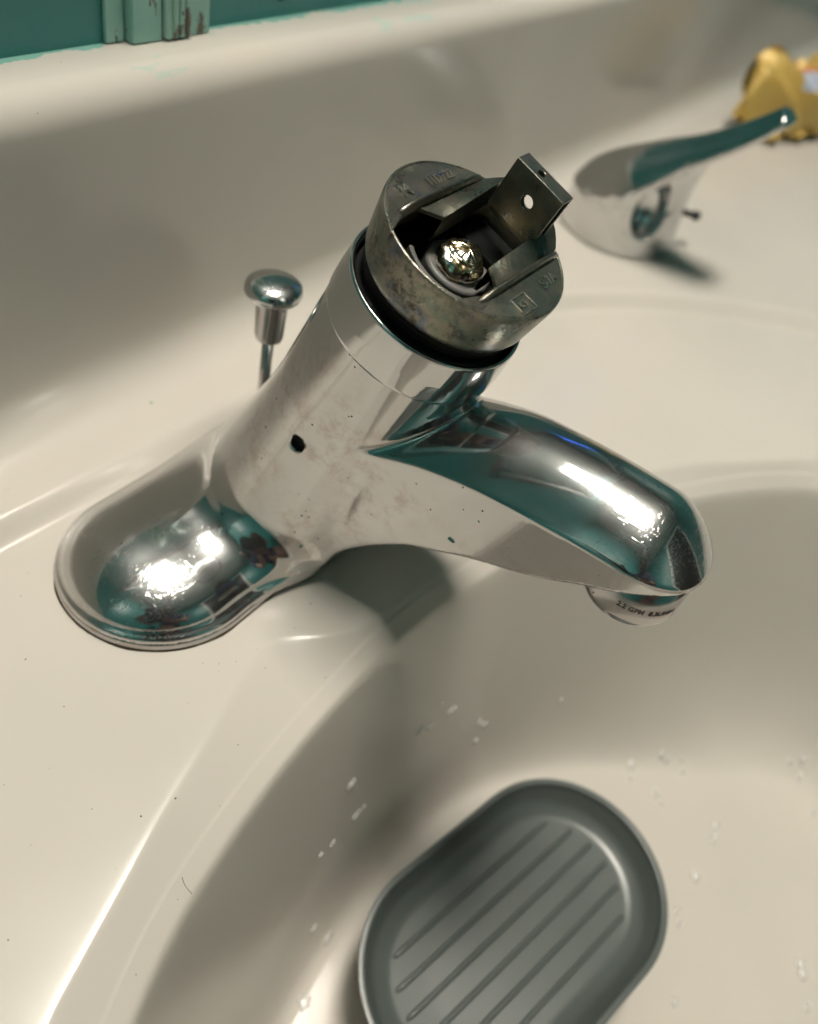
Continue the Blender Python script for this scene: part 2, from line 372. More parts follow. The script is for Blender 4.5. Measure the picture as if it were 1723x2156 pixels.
def sdist(P, poly):
    """signed distance (positive inside) of points to a closed polygon"""
    A = poly; B = np.roll(poly, -1, 0); out = np.full(len(P), 1e9); ins = np.zeros(len(P), bool)
    for i in range(0, len(P), 4000):
        p = P[i:i + 4000, None, :]; d = B - A; t = np.clip(((p - A) * d).sum(2) / (d ** 2).sum(1), 0, 1)
        dist = np.sqrt((((A + t[..., None] * d) - p) ** 2).sum(2)).min(1)
        py = p[..., 1]; px = p[..., 0]
        cr = ((A[:, 1] > py) != (B[:, 1] > py)) & (px < d[:, 0] * (py - A[:, 1]) / np.where(d[:, 1] == 0, 1e-9, d[:, 1]) + A[:, 0])
        s_ = (cr.sum(1) % 2) == 1; out[i:i + 4000] = np.where(s_, dist, -dist)
    return out
def sstep(a, b, x): t = np.clip((x - a) / (b - a), 0, 1); return t * t * (3 - 2 * t)
def softpos(x, k): return .5 * (x + np.sqrt(x * x + k * k))      # smooth max(0,x)
def bowl(d, deep=12.2, slope=5.2):
    """straight steep wall, wide fillet, gently dished floor"""
    a = -slope * d; b = -deep - .045 * np.clip(d, 0, 16) + 0 * d
    k = 3.4 + 1.0 * (5.2 - slope); h = np.clip(.5 + .5 * (a - b) / k, 0, 1); return b + (a - b) * h + k * h * (1 - h)
def sink_z(P):
    dr = sdist(P, RIM[::2]); dg = sdist(P, RIDGE[::3]); do = sdist(P, OUTER[::5])
    z = .52 * (1 - sstep(-.40, .40, do)) + .025 * np.exp(-((do + .75) / .35) ** 2) - .04 * np.exp(-((do - .62) / .3) ** 2)                          # outer counter is a little higher than the oval deck
    wd = np.clip(dg - dr, .4, 3.0)                                # local width of the chamfered strip
    fr = np.clip(dg / wd, 0, 1)
    z = z - .85 * np.where(dr < 0, softpos(dg / wd, .05), softpos(np.ones_like(dg), .05))
    # softened fall into the bowl
    d2 = softpos(dr, .10) - .02
    return z + bowl(np.clip(d2, 0, None), slope=5.2 - 2.6 * sstep(0, 13, P[:, 0]))
def sink_sheet():
    """rim-aligned sheet: rings following the basin rim, inward to the bowl floor, outward to the deck edges"""
    A = RIM; n = len(A); T = np.roll(A, -1, 0) - np.roll(A, 1, 0); T /= np.linalg.norm(T, axis=1)[:, None]
    area = .5 * (A[:, 0] * np.roll(A[:, 1], -1) - np.roll(A[:, 0], -1) * A[:, 1]).sum()
    Nn = np.stack([-T[:, 1], T[:, 0]], 1) * (1 if area > 0 else -1)          # inward
    ctr = A.mean(0)
    X0, X1, Y0, Y1 = -60., 110., -60., 5.2
    dirs = -Nn; B = np.empty_like(A)
    for i in range(n):
        c = []
        for q, lo, hi in ((0, X0, X1), (1, Y0, Y1)):
            d = dirs[i, q]
            if abs(d) > 1e-9: c.append(((hi if d > 0 else lo) - A[i, q]) / d)
        B[i] = A[i] + dirs[i] * min(c)
    for C in ((X0, Y0), (X0, Y1), (X1, Y0), (X1, Y1)):
        k = int(np.argmin(((B - C) ** 2).sum(1))); B[k] = C
    L = np.linalg.norm(B - A, axis=1)
    din = np.r_[0:.5:.04, .5:1.5:.1]; e0 = A + Nn * 1.5; L0 = np.linalg.norm(ctr - e0, axis=1)[:, None]
    rings = [e0 + (ctr - e0) * f for f in np.linspace(0, .985, 70)[::-1]] + [A + Nn * d for d in din[::-1]]
    dof = list(np.arange(.06, .6, .06)) + list(np.arange(.6, 3.4, .1)) 
    for d in dof: rings.append(A - Nn * np.minimum(d, L[:, None] * .3 * d / 3.4 + 0 * L[:, None] if False else d))
    s0 = dof[-1]
    for f in np.linspace(0, 1, 75)[1:] ** 1.35:
        rings.append(A + (B - A) / L[:, None] * (s0 + (L[:, None] - s0) * f))
    R = np.concatenate(rings); Z = sink_z(R); m_ = len(rings)
    V = np.concatenate([R, Z[:, None]], 1)
    I = np.arange(m_ * n).reshape(m_, n)
    Q = np.stack([I[:-1], I[1:], np.roll(I[1:], -1, 1), np.roll(I[:-1], -1, 1)], 2).reshape(-1, 4)
    if area < 0: Q = Q[:, ::-1]
    fc = V[:n].mean(0); V = np.vstack([V, fc]); c = len(V) - 1
    F2 = [(k, (k + 1) % n, c) if area > 0 else (c, (k + 1) % n, k) for k in range(n)]
    return V, Q.tolist() + F2
XS = np.r_[-60:-24:1.5, -24:20:.25, 20:110.1:1.5]; XS[-1] = 110
zt = .52
# cove, backsplash face with slight draft, rolled top edge, ledge
prof = []
R1 = 1.7
y0 = 5.2; yf = y0 + R1 * .97
for a in np.linspace(0, math.pi / 2, 14)[1:]: prof.append((y0 + R1 * math.sin(a) * .97, zt + R1 * (1 - math.cos(a))))
for k in range(1, 12): prof.append((yf + .08 * k / 12, zt + R1 + (10.6 - 1.1 - zt - R1) * k / 12))
R2 = 1.0; yb = yf + .08
for a in np.linspace(0, math.pi / 2, 12): prof.append((yb + R2 * (1 - math.cos(a)), 9.6 + R2 * math.sin(a)))
prof += [(8.4, 10.62), (8.8, 10.62), (WALL_Y - .01, 10.62)]
pr = np.array(prof)
ext = np.stack([np.broadcast_to(XS[:, None], (len(XS), len(pr))), np.broadcast_to(pr[:, 0], (len(XS), len(pr))), np.broadcast_to(pr[:, 1], (len(XS), len(pr)))], 2)
G = np.concatenate([np.stack([XS, 0 * XS + 5.19, 0 * XS + zt], 1)[:, None, :], ext], 1)
nx, ny = G.shape[:2]; I = np.arange(nx * ny).reshape(nx, ny)
Q = np.stack([I[:-1, :-1], I[1:, :-1], I[1:, 1:], I[:-1, 1:]], 2).reshape(-1, 4)
sv, sf = sink_sheet(); gv = G.reshape(-1, 3); gn = len(gv)
sink = build('sink', np.vstack([gv, sv]), Q.tolist() + [tuple(i + gn for i in f) for f in sf], SINK, None)
tag(sink, label='cream one-piece vanity sink with oval basin, flat deck and tall backsplash', cat='sink')

def deck_z(x, y): return float(sink_z(np.array([[x, y]], float))[0])

# ------------------------------------------------------------------ faucet
TH = rad(18.5)
AX = np.array([0, -math.sin(TH), math.cos(TH)]); E1 = np.array([1., 0, 0]); E2 = np.cross(AX, E1)
AO = np.array([-.03, -3.53, 8.5])
FR = (AO, E1, E2, AX)
faucet = empty('faucet', (0, 0, 0), label='chrome single-handle bathroom faucet with its handle taken off, bolted to the cream deck', cat='faucet')
crease = table([(-13.2, 6.55), (-12.4, 6.85), (-11.5, 7.02), (-10, 6.95), (-8.5, 6.82), (-7.2, 6.68), (-5.8, 6.38), (-4.6, 5.95), (-3.4, 5.35), (-2.4, 5.1), (-1, 5.0)], .35)
crown = table([(-13, .75), (-11.5, .95), (-9, 1.1), (-7, 1.1), (-5, .75), (-3.4, .3), (-2, .1)], .4)
under = table([(-13.2, 6.62), (-12, 6.58), (-10.6, 5.9), (-10, 5.5), (-9.1, 5.02), (-7.8, 4.48), (-6, 3.55), (-5, 2.72), (-4.2, 1.9), (-3.65, 1.0), (-3.2, .2), (-2.9, -1.2)], .22)
widt = table([(-13, 1.82), (-11, 1.84), (-8, 1.9), (-5, 2.02), (-3, 2.2), (-1, 2.32)], .5)
def f_body(x, y, z):
    px, py, pz = x - AO[0], y - AO[1], z - AO[2]
    t = py * AX[1] + pz * AX[2]; s_ = py * E2[1] + pz * E2[2]
    rho = np.sqrt(px * px + s_ * s_)
    tt = np.clip(-t, 0, 8); r = 2.40 + .02 * tt + .032 * np.clip(tt - 3, 0, 4) ** 2; rho = np.sqrt((px / (1 + .0055 * tt ** 1.75)) ** 2 + s_ * s_)
    col = smax(rho - r, t - .3, .05); col = smax(col * .95, (under(y) - z) * .62, .12)
    qx = x - np.clip(x, -5.25, 5.25)
    lob = (np.sqrt(qx * qx + y * y + ((z - .36) * 2.76 / 1.30) ** 2) - 2.76) * .66
    fr_ = np.sqrt((x - np.clip(x, -5.15, 5.15)) ** 2 + y * y); fl = smax(fr_ - 2.99, (z - .56 + .4 * (fr_ - 2.7)) * .93, .10)
    w = widt(y); dp = np.sqrt(x * x + (y - np.clip(y, -11.05, -2.7)) ** 2) - w
    u = np.clip(1 + dp / w, 0, 1.3); top = crease(y) + crown(y) * (1 - u * u)
    sp = smax(smax(dp, (z - top) * .72, .07), (under(y) - z) * .62, .09)
    core = smin(col, sp, .28)
    kk = .08
    core = smin(core, smin(lob, fl, kk), 1.25)
    core = smax(core, .2 - z, .05)
    hole = np.sqrt((y + 2.35) ** 2 + (z - 5.14) ** 2) - .20
    hole = np.maximum(hole, x + 1.2)
    return smax(core, -hole, .09)
V, Fc, N = sdf_mesh(f_body, (-8.6, -13.3, .1), (8.6, 3.4, 9.4), .1)
body = build('body', V, Fc.tolist(), CHROME, faucet, normals=N)
hn = _n([-.992, -.03, .10]); hc = np.array([-2.63, -2.35, 5.14]); _f = float(f_body(np.array([hc[0]]), np.array([hc[1] + .45]), np.array([hc[2]]))[0]); hc = hc - hn * _f
build('screw_hole', *lathe([(.235, -.05), (.228, .006), (.215, .014), (.185, -.03), (.175, -.6), (.001, -.6)], hc, hn, 40), BLACKIN, faucet)  # matte black lining and lip paint in the darkness of the hole
# escutcheon base plate under the body
def stadium(cx, hl, r, n=48):
    P = [(cx + hl + r * math.cos(a), r * math.sin(a)) for a in np.linspace(-math.pi / 2, math.pi / 2, n)]
    P += [(cx - hl + r * math.cos(a), r * math.sin(a)) for a in np.linspace(math.pi / 2, 3 * math.pi / 2, n)]
    return P
build('base_plate', *prism(stadium(0, 5.15, 3.02), -.02, .33), CHROME_RIM, faucet, bevel=.12, seg=3)
build('gasket', *prism(stadium(0, 5.15, 2.8), .33, .45), RUBBER, faucet, smooth=False)
# collar
V, Fc = lathe(rprof([(2.30, .0), (2.42, .0), (2.435, .1), (2.425, .6), (2.37, 1.30), (2.34, 1.36), (2.26, 1.36), (2.22, 1.28), (2.2, .3)], .035, 3), AO, AX, 128)
build('collar', V, Fc[:-2] if False else Fc, CHROME_PLAIN, faucet)
build('seal', *lathe(rprof([(2.21, .35), (2.15, 1.02), (1.96, 1.12), (1.9, 1.8)], .1), AO, AX, 96), RUBBER, faucet)
# aerator
aer_c = (-.14, -11.44, 0)
V, Fc = lathe(rprof([(1.27, 6.7), (1.27, 5.22), (1.16, 5.0), (1.02, 4.96), (1.0, 5.05), (.98, 5.5)], .09), aer_c, (0, 0, 1), 96)
aer = build('aerator', V, Fc, CHROME_RIM, faucet)

# retaining cap
cap = empty('retaining_cap', (0, 0, 0)); cap.parent = faucet
CAPT = 3.14
V, Fc = lathe(rprof([(2.05, 1.72), (2.19, 1.78), (2.25, 1.95), (2.37, 3.02), (2.36, CAPT), (2.30, CAPT + .01), (2.26, CAPT - .08), (2.14, 1.95), (2.05, 1.75)], .05, 3), AO, AX, 128)
build('band', V, Fc, ZINC_BAND, cap)
def seg_poly(sign, e, r=2.30, n=40):
    a0 = math.asin(e / r); A = np.linspace(a0, math.pi - a0, n); P = [(r * math.cos(a), r * math.sin(a)) for a in A]
    if sign < 0: P = [(x, -y) for x, y in P][::-1]
    return P
build('top_plate', *prism(seg_poly(1, 1.28), CAPT - .14, CAPT + .0, FR), ZINC, cap, bevel=.03)
build('top_plate', *prism(seg_poly(-1, 1.22), CAPT - .14, CAPT + .0, FR), ZINC, cap, bevel=.03)
def ribm(x0, x1, y, h=.2, wd=.09):
    """rounded ridge folded up from the plate"""
    n = 10; V = []; Fc = []; st = np.linspace(x0, x1, 14)
    for i, x in enumerate(st):
        e = min(1, .15 + min(i, len(st) - 1 - i) * .55); hh = h * min(1, e) * (.75 + .25 * math.sin(min(1, i / 5) * 1.57))
        for k in range(n):
            a = math.pi * k / (n - 1); V.append(AO + E1 * x + E2 * (y + wd * math.cos(a)) + AX * (CAPT - .08 + (hh + .08) * math.sin(a) ** .6 if 0 < k < n - 1 else CAPT - .35))
    for i in range(len(st) - 1):
        for k in range(n - 1): Fc.append((i * n + k, i * n + k + 1, (i + 1) * n + k + 1, (i + 1) * n + k))
        Fc.append((i * n + n - 1, i * n, (i + 1) * n, (i + 1) * n + n - 1))
    Fc.append(tuple(range(n))[::-1]); Fc.append(tuple((len(st) - 1) * n + k for k in range(n)))
    return V, Fc
build('rib', *ribm(-1.55, 1.88, 1.34), ZINC, cap); build('rib', *ribm(-1.65, 1.92, -1.29), ZINC, cap)
# little webs where the ribs meet the band
build('web', *prism([(-2.2, .98), (-1.5, 1.22), (-1.5, 1.5), (-1.8, 1.5)], CAPT - .25, CAPT + .02, FR), ZINC, cap, bevel=.03)
build('web', *prism([(-2.2, -.95), (-1.8, -1.45), (-1.5, -1.45), (-1.45, -1.18)], CAPT - .25, CAPT + .02, FR), ZINC, cap, bevel=.03)
# shelves between ribs and channel, rising to the right
rise = lambda x, y: CAPT - .03 + (max(0, (x + .3) / 2.4) ** 1.0) * .5 * (1 - max(0, min(1, (abs(y) - .78) / .5)))
def shelf(sg):
    inn, out, ce = (.80, 1.26, 1.18) if sg > 0 else (.72, 1.20, 1.05)
    n = 14; m_ = 4; V = []; Fc = []
    xs = np.linspace(-.35, 2.02, n)
    for x in xs:
        for k in range(m_):
            y = inn + (out - inn) * k / (m_ - 1); xx = x - (.45 * (k / (m_ - 1)) if x < 0 else 0) * (1 if sg > 0 else .9)
            if x == xs[-1]: xx = min(x, math.sqrt(max(0, 2.3 ** 2 - y * y)))
            V.append(AO + E1 * xx + E2 * (sg * y) + AX * rise(xx, y))
    nb = len(V)
    for i in range(n):
        for k in range(m_): V.append(np.array(V[i * m_ + k]) - AX * (.10))
    # inner wall going down
    for i in range(n): V.append(np.array(V[i * m_]) - AX * .75)
    for i in range(n): V.append(np.array(V[i * m_]) - AX * .75 + E2 * sg * .08)
    for i in range(n - 1):
        for k in range(m_ - 1):
            a = i * m_ + k; Fc.append((a, a + m_, a + m_ + 1, a + 1)); a += nb; Fc.append((a, a + 1, a + m_ + 1, a + m_))
        w0 = 2 * nb; Fc.append((i * m_, w0 + i, w0 + i + 1, (i + 1) * m_)); Fc.append((w0 + i, w0 + n + i, w0 + n + i + 1, w0 + i + 1))
    for k in range(m_ - 1): Fc.append((k, k + 1, nb + k + 1, nb + k))
    Fc.append((0, nb, 2 * nb + n, 2 * nb)) if False else None
    return V, Fc
for sg in (1, -1):
    o = build('shelf', *shelf(sg), ZINC, cap, angle=40)
# handle bracket: an upright U of sheet metal with a screw hole
brk = empty('bracket', (0, 0, 0)); brk.parent = cap
def plate_hole(O, ea, eb, en, a0, a1, b0, b1, ca, cb, r, th, n=32):
    """rectangular plate in (ea,eb) with a round hole, thickness th along en"""
    ring = []; rect = []
    for k in range(n):
        t = 2 * math.pi * (k + .5) / n; c, s_ = math.cos(t), math.sin(t)
        ring.append((ca + r * c, cb + r * s_))
        q = min(((a1 - ca) / c if c > 0 else (a0 - ca) / c) if abs(c) > 1e-6 else 1e9, ((b1 - cb) / s_ if s_ > 0 else (b0 - cb) / s_) if abs(s_) > 1e-6 else 1e9)
        rect.append((ca + q * c, cb + q * s_))
    for (A, B) in ((a0, b0), (a1, b0), (a1, b1), (a0, b1)):
        j = min(range(n), key=lambda k: (rect[k][0] - A) ** 2 + (rect[k][1] - B) ** 2); rect[j] = (A, B)
    V = []
    for h in (0, th): V += [O + ea * a + eb * b_ + en * h for a, b_ in ring] + [O + ea * a + eb * b_ + en * h for a, b_ in rect]
    Fc = []
    for k in range(n):
        j = (k + 1) % n
        Fc += [(k, j, n + j, n + k), (2 * n + k, 3 * n + k, 3 * n + j, 2 * n + j), (k, 2 * n + k, 2 * n + j, j), (n + k, n + j, 3 * n + j, 3 * n + k)]
    return V, Fc
TX = 1.12
build('upright', *plate_hole(AO + E1 * TX, E2, AX, E1, -.84, .62, 3.25, 4.52, -.14, 3.95, .165, .07), ZINC, brk, bevel=.015)
build('top_fold', *plate_hole(AO + AX * 4.5, E1, E2, AX, TX, 1.62, -.84, .62, 1.37, .02, .1, .07), ZINC, brk, bevel=.02)
build('upright', *plate_hole(AO + E1 * (TX + .43), E2, AX, E1, -.84, .62, 2.9, 4.52, -.09, 3.78, .17, .07), ZINC, brk, bevel=.015)
for o in brk.children:
    if o.name.startswith('upright'):
        o.location.x += 0.01 * TX if False else 0
build('inside_cup', *lathe([(2.15, 1.9), (2.1, 1.45), (.01, 1.45)], AO, AX, 64), BLACKIN, faucet)
# rubber block filling the slot behind the screw
build('slot_block', *box(.86, 1.95, -.70, .78, 1.5, 2.35, FR), BLACKIN, faucet, bevel=.05)
# plastic cartridge stem with its screw
def arc_strip(r0, r1, a0, a1, t0, t1, n=26):
    A = np.linspace(rad(a0), rad(a1), n); P = [(r1 * math.cos(a), r1 * math.sin(a)) for a in A] + [(r0 * math.cos(a), r0 * math.sin(a)) for a in A[::-1]]
    return prism(P, t0, t1, FR)
build('guide_ring', *arc_strip(1.30, 1.42, 140, 242, 1.5, 2.46), PLASTIC, faucet, bevel=.03)
build('guide_ring', *arc_strip(1.52, 1.72, 172, 232, 1.5, 2.42), PLASTIC, faucet, bevel=.03)
stem = build('stem', *prism([(.80 * math.cos(a), .86 * math.sin(a)) for a in np.linspace(rad(75), rad(285), 24)] + [(.60, -.72), (.80, -.50), (.80, .66)], 1.5, 2.22, FR), WHITEPL, faucet, bevel=.1, seg=4)
prof_s = [(.001, 2.80), (.16, 2.785), (.30, 2.74), (.37, 2.70), (.40, 2.71), (.44, 2.66), (.47, 2.62), (.49, 2.63), (.52, 2.56), (.535, 2.56), (.56, 2.49), (.575, 2.48), (.59, 2.40), (.60, 2.38), (.60, 2.1)]
V, Fc = lathe(prof_s, AO + E1 * -.02 + E2 * .02, AX, 64)
V = np.array(V); c0 = AO + E1 * -.02 + E2 * .02 + AX * 2.5
for i in range(len(V)):
    d = V[i] - c0; a = math.atan2(d @ E2, d @ E1); h = d @ AX
    V[i] += _n(d) * (.025 * math.sin(3 * a + 9 * h) + .014 * math.sin(7 * a - 20 * h) + .008 * math.sin(17 * a)) - AX * (.10 if (d @ E1) > .08 and h > .25 and d @ E2 > -.15 else 0)
build('screw', V, Fc, BRASS, faucet)
def text_mesh(txt, size, frame, pos, rot, m, parent, name='lettering', depth=.012, xs=1.0, wrap=None):
    cu = bpy.data.curves.new('t', 'FONT'); cu.body = txt; cu.size = size; cu.extrude = depth; cu.offset = size * .012; cu.resolution_u = 3
    to = bpy.data.objects.new('t', cu); sc.collection.objects.link(to); dg = bpy.context.evaluated_depsgraph_get()
    me = bpy.data.meshes.new_from_object(to.evaluated_get(dg)); bpy.data.objects.remove(to)
    O, e1, e2, n = frame; V = []
    for v in me.vertices:
        x, y, z = v.co.x * xs, v.co.y, v.co.z
        if wrap: V.append(wrap(x, y, z))
        else:
            X = pos[0] + x * math.cos(rot) - y * math.sin(rot); Y = pos[1] + x * math.sin(rot) + y * math.cos(rot)
            V.append(O + e1 * X + e2 * Y + n * (pos[2] + z))
    Fc = [tuple(p.vertices) for p in me.polygons]; bpy.data.meshes.remove(me)
    return build(name, V, Fc, m, parent, smooth=False)
text_mesh('M', .46, FR, (-.95, 1.60, CAPT + .008), 0, ZINC_TEXT, cap, depth=.02)
text_mesh('11D722', .36, FR, (.02, 1.60, CAPT + .008), 0, ZINC_TEXT, cap, depth=.02, xs=.9)
text_mesh('S-7A', .36, FR, (.50, -1.86, CAPT + .008), rad(4), ZINC_TEXT, cap, depth=.02, xs=.95)
bx = join(box(-.80, -.20, -1.66, -1.62, CAPT - .01, CAPT + .03, FR), box(-.80, -.20, -2.10, -2.06, CAPT - .01, CAPT + .03, FR), box(-.80, -.76, -2.06, -1.66, CAPT - .01, CAPT + .03, FR), box(-.24, -.20, -2.06, -1.66, CAPT - .01, CAPT + .03, FR))
build('emblem_frame', *bx, ZINC_TEXT, cap, bevel=.01)
text_mesh('KS', .27, FR, (-.70, -1.95, CAPT + .008), 0, ZINC_TEXT, cap, depth=.02, name='emblem')
INK, _, _ = mat('etched_grey', (.03, .03, .03), .5)
def wrap_aer(z0, a0):
    def w_(x, y, z):
        r = 1.279 + z; a = a0 + x / 1.27; return np.array([aer_c[0] + r * math.cos(a), aer_c[1] + r * math.sin(a), z0 + y])
    return w_
text_mesh('2.2 GPM  8.3L/MIN', .22, FR, None, 0, INK, aer, depth=.004, wrap=wrap_aer(5.62, rad(181)), xs=.9)
# teal paint specks stuck to the chrome
def blob(c, r, m, name, parent, seed, flat=.35, nrm=(0, 0, 1)):
    bm = bmesh.new(); bmesh.ops.create_icosphere(bm, subdivisions=2, radius=1); rr = random.Random(seed)
    n = Vector(nrm).normalized(); ph = [rr.uniform(0, 6) for _ in range(4)]
    for v in bm.verts:
        a = math.atan2(v.co.y, v.co.x); k = 1 + .3 * math.sin(2 * a + ph[0]) + .2 * math.sin(5 * a + ph[1]); v.co = Vector((v.co.x * k, v.co.y * k, v.co.z * flat))
    q = Vector((0, 0, 1)).rotation_difference(n)
    V = [np.array(q @ v.co) * r + np.array(c) for v in bm.verts]; Fc = [[v.index for v in f.verts] for f in bm.faces]; bm.free()
    return build(name, V, Fc, m, parent, origin=None if parent else c)
def on_body(u, v):
    """march the camera ray for pixel (u,v) onto the cast body"""
    d = right * (u - CX) / F_ + down * (v - CY) / F_ + fwd; d = _n(d); p = CAMPOS.copy()
    for _ in range(200):
        s_ = float(f_body(*[np.array([c]) for c in p])[0]); p = p + d * max(s_ * .6, .0)
        if s_ < .004: break
    g = np.array([float((f_body(*[np.array([c]) for c in p + e]) - f_body(*[np.array([c]) for c in p - e]))[0]) for e in np.eye(3) * .02])
    return p, _n(g)
for i, (u, v, r) in enumerate([(950, 1137, .085), (633, 1150, .05), (1008, 1098, .03)]):
    p, n = on_body(u, v); blob(p, r, PAINTCHIP, 'paint_fleck', faucet, i, .25, n)

# ------------------------------------------------------------------ lift rod behind the column
rx, ry = .98, 1.98
rod = empty('lift_rod', (rx, ry, 0), label='chrome drain lift rod with round mushroom knob standing behind the faucet', cat='lift rod')
def arc(cx, cz, a, b_, t0, t1, n=10): return [(max(.001, cx + a * math.cos(t)), cz + b_ * math.sin(t)) for t in np.linspace(t0, t1, n)]
build('rod', *lathe([(.185, .3), (.185, 4.9)], (rx, ry, 0), seg=32), CHROME_RIM, rod)
build('collar', *lathe(rprof([(.19, 4.5), (.42, 4.5), (.46, 4.7), (.50, 5.75), (.52, 5.85), (.52, 6.05)], .04), (rx, ry, 0), seg=64), CHROME_RIM, rod)
build('knob', *lathe([(.3, 5.98), (.55, 5.98)] + arc(.55, 6.26, .35, .28, -1.5, .3, 10) + arc(0, 6.33, .885, .36, .25, 1.57, 16), (rx, ry, 0), seg=96), CHROME_PLAIN, rod)

# ------------------------------------------------------------------ detached lever handle
hx, hy = 28.9, .9
hz = deck_z(hx, hy)
handle = empty('detached_lever', (hx, hy, hz), label='detached chrome lever handle standing on the deck beyond the faucet', cat='handle')
LP = np.array([(27.6, 2.1, 2.7), (27.8, 1.1, 4.1), (27.9, -.5, 5.45), (27.8, -2.8, 7.25), (27.8, -4.95, 9.4)]) + [0, 0, 0]
LT = np.linspace(0, 1, len(LP)); g = np.linspace(0, 1, 60)
LPs = np.stack([np.polyval(np.polyfit(LT, LP[:, i], 3), g) for i in range(3)], 1)
def f_handle(x, y, z):
    px, py = x - hx, y - hy; rho = np.sqrt(px * px + py * py)
    zz = np.clip((z - hz) / 6.0, 0, 1)
    r = 3.3 - .5 * zz - .9 * zz ** 4
    dome = (rho - r) * .9; dome = smax(dome, (z - hz - 4.3 + .5 * py) * .85, 1.8)
    best = np.full(np.shape(x), 1e9)
    for i in range(0, 59):
        a, b_ = LPs[i], LPs[i + 1]; d = b_ - a; L2 = d @ d
        t = np.clip(((x - a[0]) * d[0] + (y - a[1]) * d[1] + (z - a[2]) * d[2]) / L2, 0, 1)
        dn = _n(d); sd = _n(np.cross(dn, [0, 0, 1])); up = np.cross(sd, dn)
        qx, qy, qz = x - a[0] - t * d[0], y - a[1] - t * d[1], z - a[2] - t * d[2]
        s_ = (i + t) / 59
        wd = 1.5 + 3.2 * s_ - 3.75 * s_ ** 1.6; wd = np.where(s_ < .0, 1.5, wd); th = 1.15 - .7 * s_
        U = qx * sd[0] + qy * sd[1]; W = qx * up[0] + qy * up[1] + qz * up[2]; T = qx * dn[0] + qy * dn[1] + qz * dn[2]
        # a crescent section: arched on top, hollowed below
        W2 = W + .28 * (U / wd) ** 2 * wd
        k = np.sqrt((U / wd) ** 2 + (W2 / th) ** 2); e = (k - 1) * th
        e = np.maximum(e, np.abs(T) - .05)
        best = np.minimum(best, e)
    f = smin(dome, best * .8, 1.5)
    f = smax(f, hz + .02 - z, .04)
    if REFLECTION_DIMPLE is not None:
        c, n = REFLECTION_DIMPLE; u_ = _n(np.cross(n, [0, 0, 1])); v_ = np.cross(u_, n)
        qx, qy, qz = x - c[0], y - c[1], z - c[2]
        U = qx * u_[0] + qy * u_[1] + qz * u_[2]; W = qx * v_[0] + qy * v_[1] + qz * v_[2]; T = qx * n[0] + qy * n[1] + qz * n[2]
        k = np.sqrt((U / .95) ** 2 + (W / 1.45) ** 2 + (T / 1.1) ** 2); f = smax(f, -(k - 1) * .95, .12)
    return f
REFLECTION_DIMPLE = None  # dimple shaped into the dome to stand in for a dark teal reflection
_d = _n(right * (1372 - CX) / F_ + down * (445 - CY) / F_ + fwd); _p = CAMPOS + _d * 34
for _ in range(200):
    _s = float(f_handle(*[np.array([c]) for c in _p])[0]); _p = _p + _d * _s * .6
    if _s < .004: break
_g = _n([float((f_handle(*[np.array([c]) for c in _p + e]) - f_handle(*[np.array([c]) for c in _p - e]))[0]) for e in np.eye(3) * .03])
REFLECTION_DIMPLE = (_p.copy(), _g)
V, Fc, N = sdf_mesh(f_handle, (hx - 6.2, -6.2, hz - .3), (hx + 4.2, 6.2, 10.2), .16, 3)
build('lever', V, Fc.tolist(), CHROME_PLAIN, handle, normals=N)
sA = np.array([hx + 1.5, hy - 2.6, hz + 1.9]); sN = _n([.8, -.75, -.12])
build('set_screw', *lathe([(.02, -.3), (.16, -.3), (.16, .95), (.26, .97), (.26, 1.25), (.02, 1.28)], sA, sN, 20), RUBBER, handle)

# ------------------------------------------------------------------ grey soap dish in the basin
DC = np.array([-2.06, -14.74]); DA = rad(-13); DH, DR = 2.45, 4.0
dish_z = -12.0
dish = empty('soap_dish', (DC[0], DC[1], dish_z), label='grey oval rubber soap dish with raised ribs lying in the basin', cat='soap dish')
def dpt(l, w_, z): return np.array([DC[0] + l * math.cos(DA) - w_ * math.sin(DA), DC[1] + l * math.sin(DA) + w_ * math.cos(DA), z])
def ring(off, n=72):
    P = []
    for a in np.linspace(-math.pi / 2, math.pi / 2, n // 2): P.append((DH + (DR - off) * math.cos(a), (DR - off) * math.sin(a)))
    for a in np.linspace(math.pi / 2, 3 * math.pi / 2, n // 2): P.append((-DH + (DR - off) * math.cos(a), (DR - off) * math.sin(a)))
    return P
profd = rprof([(1.15, dish_z), (.75, dish_z + .08), (.02, dish_z + 2.4), (.02, dish_z + 2.5), (.26, dish_z + 2.5), (.32, dish_z + 2.3), (.66, dish_z + 1.72), (1.15, dish_z + 1.46), (2.6, dish_z + 1.40), (3.9, dish_z + 1.39)], .2, 5)
V = []; Fc = []; nr = 72
for off, z in profd: V += [dpt(l, w_, z) for l, w_ in ring(off, nr)]
for i in range(len(profd) - 1):
    for k in range(nr): Fc.append((i * nr + k, i * nr + (k + 1) % nr, (i + 1) * nr + (k + 1) % nr, (i + 1) * nr + k))
Fc.append(tuple((len(profd) - 1) * nr + k for k in range(nr))); Fc.append(tuple(range(nr))[::-1])
build('tray', V, Fc, DISH, dish)
for i in range(6):
    wv = 2.05 - i * .86; hl = DH + math.sqrt(max(.1, 2.85 ** 2 - wv * wv)) - .2
    n = 40; m_ = 9; V = []; Fc = []
    for a in np.linspace(-1, 1, n):
        e = min(1, (1 - abs(a)) * hl / .35); e = math.sqrt(max(0, 1 - (1 - e) ** 2))
        for k in range(m_):
            th = math.pi * k / (m_ - 1); V.append(dpt(a * hl, wv + .11 * math.cos(th) * max(.3, e), dish_z + 1.38 + .17 * math.sin(th) * e))
    for q in range(n - 1):
        for k in range(m_ - 1): Fc.append((q * m_ + k, (q + 1) * m_ + k, (q + 1) * m_ + k + 1, q * m_ + k + 1))
    build('rib', V, Fc, DISH, dish)

